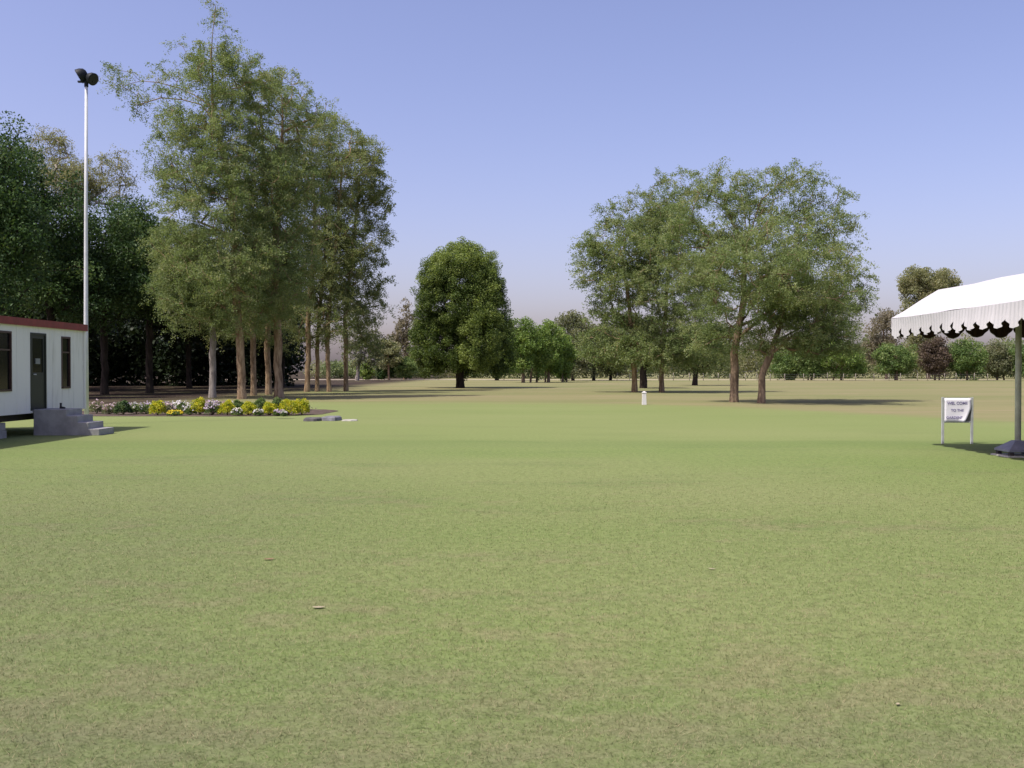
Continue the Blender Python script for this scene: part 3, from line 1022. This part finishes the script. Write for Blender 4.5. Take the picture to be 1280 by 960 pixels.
# concrete steps at the door
M_conc = plain('grey_concrete', (0.27, 0.265, 0.26), 0.9, 0.18, 3.0, bump=0.5, bscale=25)
m = MB()
sx = [XW + 0.02, -11.36, -11.08, -10.81, -10.54]
sz = [0.65, 0.49, 0.325, 0.165]
prof = [(sx[0], 0)] + [p for i in range(4) for p in ((sx[i] if i == 0 else sx[i], sz[i]), (sx[i + 1], sz[i]))] + [(sx[4], 0)]
n = len(prof)
cx, cy = -11.2, 25.2
vs = [(x - cx, y - cy, z) for y in (24.55, 25.45) for x, z in prof]
m.add(vs, [tuple(range(n)), tuple(range(2 * n - 1, n - 1, -1))] + [(i, i + n, (i + 1) % n + n, (i + 1) % n) for i in range(n)])
st = m.build('concrete_steps', M_conc, None, bevel=0.012)
st.location = (cx, cy, 0)
tag(st, 'grey concrete landing with steps going down from the cabin door', 'steps')

# small dark boot left on the landing
m = MB()
m.tube([(0, 0, 0.0), (0, 0, 0.05), (0.0, 0, 0.12), (0, 0, 0.24)], [0.05, 0.052, 0.042, 0.05], 12)
m.tube([(0.03, 0, 0.04), (0.12, 0, 0.035), (0.19, 0, 0.03)], [0.045, 0.045, 0.025], 12)
bo = m.build('boot', plain('black_rubber', (0.02, 0.02, 0.022), 0.5), None, True)
bo.location = (-11.75, 25.1, 0.652)
bo.scale = (0.6, 0.6, 0.6)
tag(bo, 'small dark boot standing on the concrete landing by the cabin door', 'boot')

# ------------------------------------------------------------------ floodlight pole
M_pole = plain('pole_paint', (0.56, 0.57, 0.56), 0.4, 0.06)
M_lamp = plain('lamp_housing', (0.010, 0.013, 0.016), 0.55, spec=0.2)
M_lens = plain('lamp_lens', (0.015, 0.017, 0.02), 0.3, spec=0.25)
PD = 30.0
px0 = gx(105, PD)
fl = empty('floodlight_pole', (px0, PD, 0), 'tall white floodlight pole with two dark lamps beside the cabin', 'floodlight')
ztop = gz(106, PD)
m = MB()
m.tube([(0, 0, 0), (0.0, 0, 3.0), (0.02, 0, 6.5), (0.05, 0, ztop)], [0.068, 0.062, 0.052, 0.044], 16)
m.build('pole', M_pole, fl, True)
m = MB()
m.box(-0.17, 0.17, -0.17, 0.17, 0, 0.03)
m.tube([(0, 0, 0.03), (0, 0, 0.09)], 0.11, 12)
m.build('base_plate', M_pole, fl)
m = MB()
m.tube([(0.05, 0, ztop - 0.05), (0.05, 0, ztop + 0.08)], 0.06, 12)
m.box(-0.20, 0.27, -0.04, 0.04, ztop + 0.08, ztop + 0.13)
m.build('bracket', M_lamp, fl)


def lamp(cx, cz, aim, w):
    """round-backed flood lamp: bowl narrowing to the rear, flat lens in front"""
    d = Vector(aim).normalized()
    c = Vector((cx, 0, cz))
    m = MB()
    ts = [(-0.16, 0.07), (-0.12, 0.14), (-0.03, 0.185), (0.07, 0.2), (0.09, 0.2)]
    m.tube([c + d * t * w for t, _ in ts], [r * w for _, r in ts], 16)
    o = m.build('lamp', M_lamp, fl, True)
    m = MB()
    m.tube([c + d * 0.092 * w, c + d * 0.10 * w], 0.175 * w, 16)
    m.build('lens', M_lens, o)
    m = MB()
    m.tube([c + Vector((0, 0.0, -0.16 * w)), (cx * 0.7 + 0.015, 0, ztop + 0.13)], 0.025, 8)
    m.build('yoke', M_lamp, o)


lamp(-0.09, ztop + 0.30, (-0.75, -0.2, -0.45), 1.1)
lamp(0.21, ztop + 0.20, (0.8, -0.3, -0.4), 0.95)

# ------------------------------------------------------------------ flower bed plants
B_twig = bark_mat('twigs', (0.06, 0.045, 0.03), (0.12, 0.09, 0.06))


def shrub(name, label, px, D, w, h, lm, seed, group, cat='shrub', n=1500, ls=0.05, blossom=None, nb=0, bs=0.05, mound=0.8):
    rng = np.random.default_rng(seed)
    root = empty(name, (gx(px, D), D, 0.012), label, cat, group)
    d = unit(rng.normal(size=(n, 3)))
    d[:, 2] = np.abs(d[:, 2]) * 1.25 - 0.45
    bump = 1 + 0.12 * np.sin(d[:, 0] * 6 + seed) + 0.1 * np.sin(d[:, 1] * 7 + d[:, 2] * 5 + seed * 2)
    r = (0.55 + 0.45 * rng.random(n) ** 0.6) * bump
    P = d * r[:, None] * np.array([w / 2, w / 2, h * 0.6]) + np.array([0, 0, h * 0.36])
    P[:, 2] = np.maximum(P[:, 2], 0.02)
    tn = np.clip(0.45 + 0.35 * np.sin(P[:, 0] * 17 + seed) * np.sin(P[:, 2] * 15 + P[:, 1] * 9) + rng.normal(size=n) * 0.2, 0, 1)
    link_mesh('foliage', np_mesh('foliage', leaf_quads(P, ls, rng, 0.5, d, 0.55), [np.arange(n * 4).reshape(-1, 4)], lm, np.repeat(tn, 4)), root)
    k = 9
    tip = unit(rng.normal(size=(k, 3)) + np.array([0, 0, 1.2])) * np.array([w * .4, w * .4, h * .8])
    tip[:, 2] = np.abs(tip[:, 2])
    v, f = frustums(np.tile([[0, 0, 0.]], (k, 1)), tip, np.full(k, 0.014), np.full(k, 0.005), 5)
    link_mesh('stems', np_mesh('stem', v, [f], B_twig, smooth_=True), root)
    root.children[-1].name = 'stem'
    if blossom is not None:
        d = unit(rng.normal(size=(nb, 3)))
        d[:, 2] = np.abs(d[:, 2])
        P = d * np.array([w / 2, w / 2, h * 0.6]) * rng.uniform(.85, 1.1, nb)[:, None] + np.array([0, 0, h * 0.42])
        V = np.concatenate([leaf_quads(P, bs, rng, 1.0, None, 0.9), leaf_quads(P + [0, 0, .006], bs, rng, 1.0, None, 0.9)])
        link_mesh('blossom', np_mesh('blossom', V, [np.arange(nb * 8).reshape(-1, 4)], blossom, np.repeat(rng.random(nb * 2), 4)), root)
    return root


def petal(name, a, b):
    return leaf_mat(name, a, tuple((x + y) / 2 for x, y in zip(a, b)), b, 0.25)


P_white = petal('white_petals', (0.62, 0.60, 0.60), (0.82, 0.80, 0.80))
P_lilac = petal('lilac_petals', (0.48, 0.38, 0.52), (0.68, 0.60, 0.70))
P_pink = petal('pink_petals', (0.46, 0.34, 0.36), (0.64, 0.54, 0.54))
P_yel = petal('yellow_petals', (0.70, 0.55, 0.03), (0.80, 0.68, 0.06))
GY = 'clipped yellow green shrubs of the flower bed'
for i, (px, D, w, h, lab) in enumerate([
        (195, 36.0, .62, .62, 'yellow green ball shrub, leftmost of the clipped shrubs and alone among pale flowers'),
        (248, 36.3, .66, .74, 'tall yellow green shrub with orange tips left of the lilac flowers'),
        (283, 36.0, .68, .62, 'yellow green ball shrub just right of the lilac flowers'),
        (309, 35.9, .74, .56, 'low yellow green ball shrub in front of the thick tan trunk'),
        (336, 35.8, .66, .56, 'bright yellow ball shrub between two greener ones at the right half of the bed'),
        (360, 35.8, .80, .70, 'golden yellow shrub touching the last shrub of the row'),
        (376, 36.3, .66, .70, 'golden shrub at the right end of the flower bed beside the flat stones')]):
    shrub('shrub', lab, px, D, w, h, L_gold if i not in (1, 2) else L_gold, 200 + i, GY, n=2200, ls=0.055)
GD = 'dark green shrubs of the flower bed'
for i, (px, D, w, h, lab) in enumerate([
        (152, 36.2, .62, .62, 'dark green ball shrub at the left end of the flower bed'),
        (324, 37.6, .80, .66, 'mid green shrub in the second row behind the low yellow shrubs'),
        (346, 38.0, .70, .66, 'mid green shrub in the second row behind the golden shrub'),
        (297, 37.6, .6, .58, 'small green shrub in the second row behind the ball shrubs')]):
    shrub('shrub', lab, px, D, w, h, L_bush if i else L_wood, 220 + i, GD, n=2200, ls=0.06)
GF = 'flowering plants of the flower bed'
fl_ = [
    (118, 37.0, .6, .5, L_grey, P_pink, 70, 'dusty pink flowering plant beside the end of the cabin'),
    (134, 36.6, .5, .36, L_grey, P_pink, 50, 'low dusty pink flowering plant left of the dark ball shrub'),
    (168, 36.6, .5, .46, L_bush, P_white, 60, 'white flowering plant just right of the dark ball shrub'),
    (180, 37.0, .5, .44, L_bush, P_lilac, 50, 'lilac and green plant left of the lone yellow ball shrub'),
    (208, 36.8, .5, .42, L_grey, P_pink, 60, 'pink flowering plant just right of the lone yellow ball shrub'),
    (217, 35.5, .55, .18, L_bush, P_yel, 110, 'flat patch of yellow flowers at the front of the bed'),
    (226, 37.2, .55, .50, L_bush, P_white, 90, 'tall white flowering plant behind the yellow flower patch'),
    (236, 36.2, .45, .36, L_bush, P_white, 60, 'low white flowering plant left of the orange tipped shrub'),
    (264, 36.0, .55, .54, L_bush, P_lilac, 170, 'tall pale lilac flowering plant between two yellow shrubs'),
    (274, 37.0, .5, .50, L_bush, P_pink, 100, 'tall pale pink flowering plant just right of the lilac one'),
    (295, 35.5, .42, .28, L_bush, P_white, 70, 'low white flowering plant at the front between ball shrubs'),
    (322, 35.4, .36, .24, L_bush, P_white, 50, 'small white flowering plant right of the low ball shrub'),
    (347, 35.4, .36, .24, L_bush, P_lilac, 50, 'small lilac flowering plant left of the golden shrubs'),
    (354, 35.1, .22, .20, L_bush, P_white, 40, 'tiny white flowers in front of the golden shrubs'),
    (143, 38.0, .6, .36, L_grey, P_pink, 60, 'pale pink flowering plant peeping out behind the dark ball shrub'),
    (160, 38.4, .6, .36, L_grey, P_lilac, 60, 'greyish lilac plant in the rear row right of the dark ball shrub'),
    (188, 38.2, .6, .36, L_bush, P_white, 70, 'whitish flowering plant just behind the lone yellow ball shrub'),
    (204, 38.4, .6, .36, L_grey, P_lilac, 60, 'mauve flowering plant in the rear row right of the lone yellow ball shrub'),
    (218, 38.6, .6, .40, L_bush, P_white, 90, 'white flowering plant in the rear row behind the yellow flower patch'),
    (256, 38.4, .6, .42, L_grey, P_pink, 90, 'pink flowering plant in the rear row behind the tall lilac one'),
    (287, 38.6, .6, .42, L_bush, P_white, 60, 'white dotted plant in the rear row behind the ball shrub')]
for i, (px, D, w, h, lm, pm, nb, lab) in enumerate(fl_):
    shrub('flowering_plant', lab, px, D, w, h, lm, 240 + i, GF, 'flowers', 900, 0.055, pm, int(nb * 0.6), 0.075)
# mauve ground cover on the rear of the bed
rng = np.random.default_rng(77)
n = 9000
P = np.stack([rng.uniform(-17.4, -8.6, n), 38.2 + rng.random(n) ** 0.8 * 3.2, 0.03 + 0.22 * rng.random(n) ** 2], 1)
keep = np.sin(P[:, 0] * 2.3) + np.sin(P[:, 1] * 3.1 + P[:, 0]) + rng.normal(size=n) * 0.7 > -0.4
P = P[keep]
me = np_mesh('ground_cover', leaf_quads(P, 0.07, rng, 0.8, None, 0.7), [np.arange(len(P) * 4).reshape(-1, 4)],
             leaf_mat('mauve_cover', (0.06, 0.065, 0.035), (0.13, 0.09, 0.09), (0.36, 0.25, 0.30), 0.2), np.repeat(rng.random(len(P)), 4))
tag(link_mesh('ground_cover', me), 'low dusty mauve ground cover on the rear of the flower bed', 'ground cover', kind='stuff')

# ------------------------------------------------------------------ flat stones right of the bed
M_stone = plain('dark_stone', (0.085, 0.080, 0.078), 0.85, 0.3, 4.0, bump=0.6, bscale=18)
M_stone2 = plain('pale_stone', (0.36, 0.35, 0.29), 0.9, 0.2, 4.0, bump=0.4)


def stone(px, D, w, d, h, mat, seed, label, tilt=0.0):
    r = random.Random(seed)
    n = 14
    m = MB()
    ring = []
    for i in range(n):
        t = 2 * math.pi * i / n
        c, s = math.cos(t), math.sin(t)
        ring.append((w / 2 * math.copysign(abs(c) ** .8, c) * r.uniform(.84, 1.08), d / 2 * math.copysign(abs(s) ** .8, s) * r.uniform(.82, 1.08)))
    vs = [(x * 1.06, y * 1.04, 0) for x, y in ring] + [(x * .99, y * .98, h * .75 + tilt * x) for x, y in ring] + [(x * .84, y * .82, h * r.uniform(.93, 1.05) + tilt * x) for x, y in ring]
    fs = [(i + k * n, (i + 1) % n + k * n, (i + 1) % n + (k + 1) * n, i + (k + 1) * n) for k in range(2) for i in range(n)]
    m.add(vs, fs + [tuple(range(2 * n, 3 * n))])
    o = m.build('flat_stone', mat, None)
    o.location = (gx(px, D), D, 0.006)
    tag(o, label, 'stone', 'flat stones on the lawn edge')


stone(391, 32.0, .62, 1.0, .10, M_stone, 1, 'dark brown flat stone lying at the right end of the flower bed')
stone(414, 32.3, .60, 1.1, .13, plain('grey_stone', (0.15, 0.15, 0.16), .85, .3, 4, bump=.6, bscale=18), 2, 'grey raised flat stone right of the dark brown one', 0.03)
stone(437, 32.0, .50, .7, .035, M_stone2, 3, 'thin pale slab almost flush with the lawn, right of the grey stone')

# ------------------------------------------------------------------ white marker post
M_white = plain('white_paint', (0.60, 0.59, 0.55), 0.6, 0.05)
D = gD(506)
mk = empty('marker_post', (gx(805, D), D, 0), 'short square white marker post at the far edge of the lawn', 'post')
m = MB()
m.add([(-.125, -.125, 0), (.125, -.125, 0), (.125, .125, 0), (-.125, .125, 0), (-.105, -.105, .62), (.105, -.105, .62), (.105, .105, .62), (-.105, .105, .62)],
      [(3, 2, 1, 0), (4, 5, 6, 7), (0, 1, 5, 4), (1, 2, 6, 5), (2, 3, 7, 6), (3, 0, 4, 7)])
m.build('shaft', M_white, mk, bevel=0.012)
m = MB()
m.add([(-.125, -.125, .622), (.125, -.125, .622), (.125, .125, .622), (-.125, .125, .622), (-.125, -.125, .66), (.125, -.125, .66), (.125, .125, .66), (-.125, .125, .66), (0, 0, .73)],
      [(3, 2, 1, 0), (0, 1, 5, 4), (1, 2, 6, 5), (2, 3, 7, 6), (3, 0, 4, 7), (4, 5, 8), (5, 6, 8), (6, 7, 8), (7, 4, 8)])
m.build('cap', M_white, mk)
mk.scale = (0.85, 0.85, 0.9)

# ------------------------------------------------------------------ sign
SD = 22.0
M_spost = plain('sign_post_metal', (0.42, 0.44, 0.42), 0.6, 0.15)
M_sback = plain('sign_back', (0.22, 0.21, 0.20), 0.7)
M_sheet = plain('sign_sheet', (0.88, 0.87, 0.92), 0.55, 0.04)
M_ink = plain('sign_ink', (0.24, 0.21, 0.40), 0.6)
sg = empty('notice_sign', (gx(1194.5, SD), SD, 0), 'small white notice with purple lettering on two thin posts near the tent', 'sign')
k = SD / FPX
zt, zb = gz(497, SD), gz(528, SD)
xl, xr = (1176 - 1194.5) * k, (1212 - 1194.5) * k
for x in (xl, xr):
    m = MB()
    m.box(x - .026, x + .026, -.02, .02, -.02, zt + .012)
    m.build('post', M_spost, sg, bevel=0.004)
for za, zc in ((zt - .03, zt + .004), (zb, zb + .034)):
    m = MB()
    m.box(xl + .026, xr - .026, -.015, .015, za, zc)
    m.build('rail', M_spost, sg)
m = MB()
m.box(xl + .026, xr - .026, -.004, .010, zb + .034, zt - .03)
m.build('backing', M_sback, sg)
# banner sheet with its lower corner curled away
m = MB()
nx, nz = 12, 10
x0, x1, z0, z1 = xl + .03, xr - .028, zb + .012, zt - .012
vs = []
for j in range(nz + 1):
    tz = j / nz
    cut = 0.27 * max(0, 1 - tz / 0.62) ** 1.25
    for i in range(nx + 1):
        t = i / nx
        x = x0 + (x1 - x0) * t * (1 - cut)
        lift = 0.045 * max(0, (t - 0.55) / 0.45) ** 2 * (1 - tz) ** 1.2
        vs.append((x, -.019 - lift, z0 + (z1 - z0) * tz))
m.add(vs, [(j * (nx + 1) + i, j * (nx + 1) + i + 1, (j + 1) * (nx + 1) + i + 1, (j + 1) * (nx + 1) + i) for j in range(nz) for i in range(nx)])
sh = m.build('sheet', M_sheet, sg, True)
sol = sh.modifiers.new('solid', 'SOLIDIFY')
sol.thickness = 0.002
for txt, zc, size, xc in (('WEL COME', 0.79, .088, -0.01), ('TO THE', 0.49, .080, -0.01), ('GARDENS', 0.19, .080, -0.075)):
    cu = bpy.data.curves.new('lettering', 'FONT')
    cu.body = txt
    cu.size = size
    cu.align_x = 'CENTER'
    cu.align_y = 'CENTER'
    cu.extrude = 0.0006
    cu.offset = 0.0015
    cu.materials.append(M_ink)
    tmp = bpy.data.objects.new('lettering', cu)
    me_ = bpy.data.meshes.new_from_object(tmp)
    bpy.data.objects.remove(tmp)
    o = bpy.data.objects.new('lettering', me_)
    o.rotation_euler = (R(90), 0, 0)
    o.location = ((x0 + x1) / 2 + xc, -.0235 - (0.006 if zc < .3 else 0), z0 + (z1 - z0) * zc)
    o.parent = sh
    COL.objects.link(o)

# ------------------------------------------------------------------ tent
M_canvas = plain('white_canvas', (0.50, 0.49, 0.49), 0.75, 0.04, 1.2)
M_lining = plain('maroon_lining', (0.045, 0.020, 0.018), 0.9, 0.3, 1.5)
M_tpole = plain('tent_pole', (0.50, 0.49, 0.45), 0.5, 0.15)
M_tbase = plain('tent_base', (0.20, 0.21, 0.25), 0.6, 0.15)
tx0, tx1, ty0, ty1 = 7.74, 14.4, 9.0, 21.1
tz0, tz1, tz2 = 2.70, 3.25, 3.55
ins = 0.7
tcx, tcy = 11.1, 15.0
tent = empty('event_tent', (tcx, tcy, 0), 'white canvas event tent with scalloped pleated valance and dark lining', 'tent')


def tm(name, mat, V, Fq, parent=None, smooth_=False):
    m = MB()
    m.add([(x - tcx, y - tcy, z) for x, y, z in V], Fq)
    return m.build(name, mat, parent or tent, smooth_)


def roof_surface(off, inset):
    """hipped canopy: steep border slope, then a gentle rise to a ridge; sags between the poles"""
    rows = []
    prof = [(0.0, 0.0), (0.3, 0.28), (0.65, 0.66), (1.0, 1.0)]
    V, F = [], []
    rings = []
    for t, zt_ in prof:
        rings.append((tx0 + inset + ins * t, tx1 - inset - ins * t, ty0 + inset + ins * t, ty1 - inset - ins * t, tz0 + (tz1 - tz0) * zt_ - off))
    rings.append((10.3, 11.9, ty0 + 3.0, ty1 - 3.0, tz2 - off))
    nn = 16
    for (a, b, c, d, z) in rings:
        pts = []
        for i in range(nn):
            pts.append((a + (b - a) * i / nn, c))
        for i in range(nn):
            pts.append((b, c + (d - c) * i / nn))
        for i in range(nn):
            pts.append((b + (a - b) * i / nn, d))
        for i in range(nn):
            pts.append((a, d + (c - d) * i / nn))
        V += [(x, y, z + 0.012 * math.sin(y * 2.1 + x)) for x, y in pts]
    q = 4 * nn
    for r in range(len(rings) - 1):
        for i in range(q):
            j = (i + 1) % q
            F.append((r * q + i, r * q + j, (r + 1) * q + j, (r + 1) * q + i))
    F.append(tuple((len(rings) - 1) * q + i for i in range(q)))
    return V, F


V, F = roof_surface(0.0, 0.0)
roof = tm('canopy', M_canvas, V, F)
V, F = roof_surface(0.035, 0.035)
tm('lining', M_lining, V, [f[::-1] for f in F], roof)


def valance(p0, p1, inward, off, mat, name, parent, seed, cut=1.0):
    """pleated strip hanging from the eave, its lower edge cut in pointed scallops"""
    rr = random.Random(seed)
    p0, p1 = Vector(p0), Vector(p1)
    L = (p1 - p0).length
    u = (p1 - p0).normalized()
    w = Vector(inward)
    ns = max(1, round(L / 0.5))
    per = 20
    V, F = [], []
    nseg = ns * per
    jit = [rr.uniform(-.02, .03) for _ in range(ns + 1)]
    for i in range(nseg + 1):
        s = i / nseg * L
        ph = (i % per) / per
        tip = math.sin(math.pi * ph) ** 0.75
        drop = (0.20 + 0.20 * tip) * cut + jit[min(i // per, ns)] * tip
        pleat = 0.026 * math.sin(s * 2 * math.pi / 0.125 + 0.6 * math.sin(s * 1.7))
        q = p0 + u * s
        for f in (0.0, 0.35, 0.7, 1.0):
            fl_ = pleat * f + 0.035 * f * math.sin(s * 1.1 + seed)
            pt = q + w * (off + fl_)
            V.append((pt.x, pt.y, tz0 - drop * f - (off > 0) * 0.01))
    for i in range(nseg):
        for k in range(3):
            a = i * 4 + k
            F.append((a, a + 1, a + 5, a + 4))
    return tm(name, mat, V, F, parent, True)


sides = [((tx0, ty1), (tx0, ty0), (1, 0, 0)), ((tx0, ty1), (tx1, ty1), (0, -1, 0)), ((tx1, ty0), (tx1, ty1), (-1, 0, 0)), ((tx1, ty0), (tx0, ty0), (0, 1, 0))]
for i, (a, b, w) in enumerate(sides):
    v_ = valance((*a, 0), (*b, 0), w, 0.0, M_canvas, 'valance', None, i)
    valance((*a, 0), (*b, 0), w, 0.02, M_lining, 'valance_lining', v_, i, 0.95)
m = MB()
for a, b in (((9.28, 12.4), (9.28, 18.8)), ((12.9, 12.4), (12.9, 18.8)), ((9.28, 18.8), (12.9, 18.8)), ((9.28, 12.4), (12.9, 12.4))):
    m.tube([(a[0] - tcx, a[1] - tcy, 3.1), (b[0] - tcx, b[1] - tcy, 3.1)], 0.03, 8)
m.build('top_frame', M_tpole, tent, True)
M_pad = plain('base_slab', (0.45, 0.44, 0.38), 0.9)
for x, y in ((9.28, 18.8), (9.28, 12.4), (12.9, 18.8), (12.9, 12.4)):
    lx, ly = x - tcx, y - tcy
    m = MB()
    m.tube([(lx, ly, 0.2), (lx, ly, 3.2)], 0.055, 14)
    m.build('pole', M_tpole, tent, True)
    m = MB()
    b0, b1 = 0.30, 0.08
    m.add([(lx + sx_ * b, ly + sy_ * b, z) for z, b in ((0.10, b0), (0.135, b0), (0.30, b1)) for sx_, sy_ in ((-1, -1), (1, -1), (1, 1), (-1, 1))],
          [(3, 2, 1, 0)] + [(r * 4 + i, r * 4 + (i + 1) % 4, (r + 1) * 4 + (i + 1) % 4, (r + 1) * 4 + i) for r in range(2) for i in range(4)] + [(8, 9, 10, 11)])
    bs_ = m.build('base_plate', M_tbase, tent)
    for sx_, sy_ in ((-1, -1), (1, -1), (1, 1), (-1, 1)):
        m = MB()
        m.box(lx + sx_ * .24 - .04, lx + sx_ * .24 + .04, ly + sy_ * .24 - .04, ly + sy_ * .24 + .04, 0.032, 0.099)
        m.build('foot', M_under, bs_)
    m = MB()
    m.box(lx - .35, lx + .32, ly - .34, ly + .34, 0.005, 0.03)
    m.build('slab', M_pad, bs_)


# ------------------------------------------------------------------ dry leaves on the lawn
M_dry = plain('dry_leaf', (0.36, 0.31, 0.19), 0.8, 0.2, 20)
M_dry2 = plain('brown_dry_leaf', (0.26, 0.15, 0.085), 0.8, 0.2, 20)
for px, py, L, mt, rz, lab in (
        (397, 763, .09, M_dry, 0.15, 'pale curled dry leaf lying on the near lawn, largest of the few leaves'),
        (335, 702, .09, M_dry2, 0.5, 'brown dry leaf lying on the lawn left of the pale one'),
        (890, 713, .06, M_dry, -0.4, 'small pale dry leaf on the lawn right of the middle'),
        (1122, 883, .035, M_dry, 1.0, 'tiny pale leaf on the near lawn at lower right')):
    D = gD(py)
    m = MB()
    vs, fs = [], []
    for i in range(9):
        t = i / 8
        w = 0.26 * L * math.sin(math.pi * min(1, t * 0.96 + 0.04)) ** 0.8
        for j in (-1, 0, 1):
            vs.append((L * (t - .5), j * w, 0.010 + 0.05 * L * (abs(t - .5) * 2) ** 2 + (0.05 * L if j else 0)))
    for i in range(8):
        for j in (0, 1):
            a_ = i * 3 + j
            fs.append((a_, a_ + 1, a_ + 4, a_ + 3))
    m.add(vs, fs)
    o = m.build('dry_leaf', mt, None, True)
    sd = o.modifiers.new('solid', 'SOLIDIFY')
    sd.thickness = 0.0015
    o.location = (gx(px, D), D, 0.008)
    o.rotation_euler = (0.0, 0.03, rz)
    o.scale = (1, 1, 0.5)
    tag(o, lab, 'leaf', 'dry leaves on the lawn')
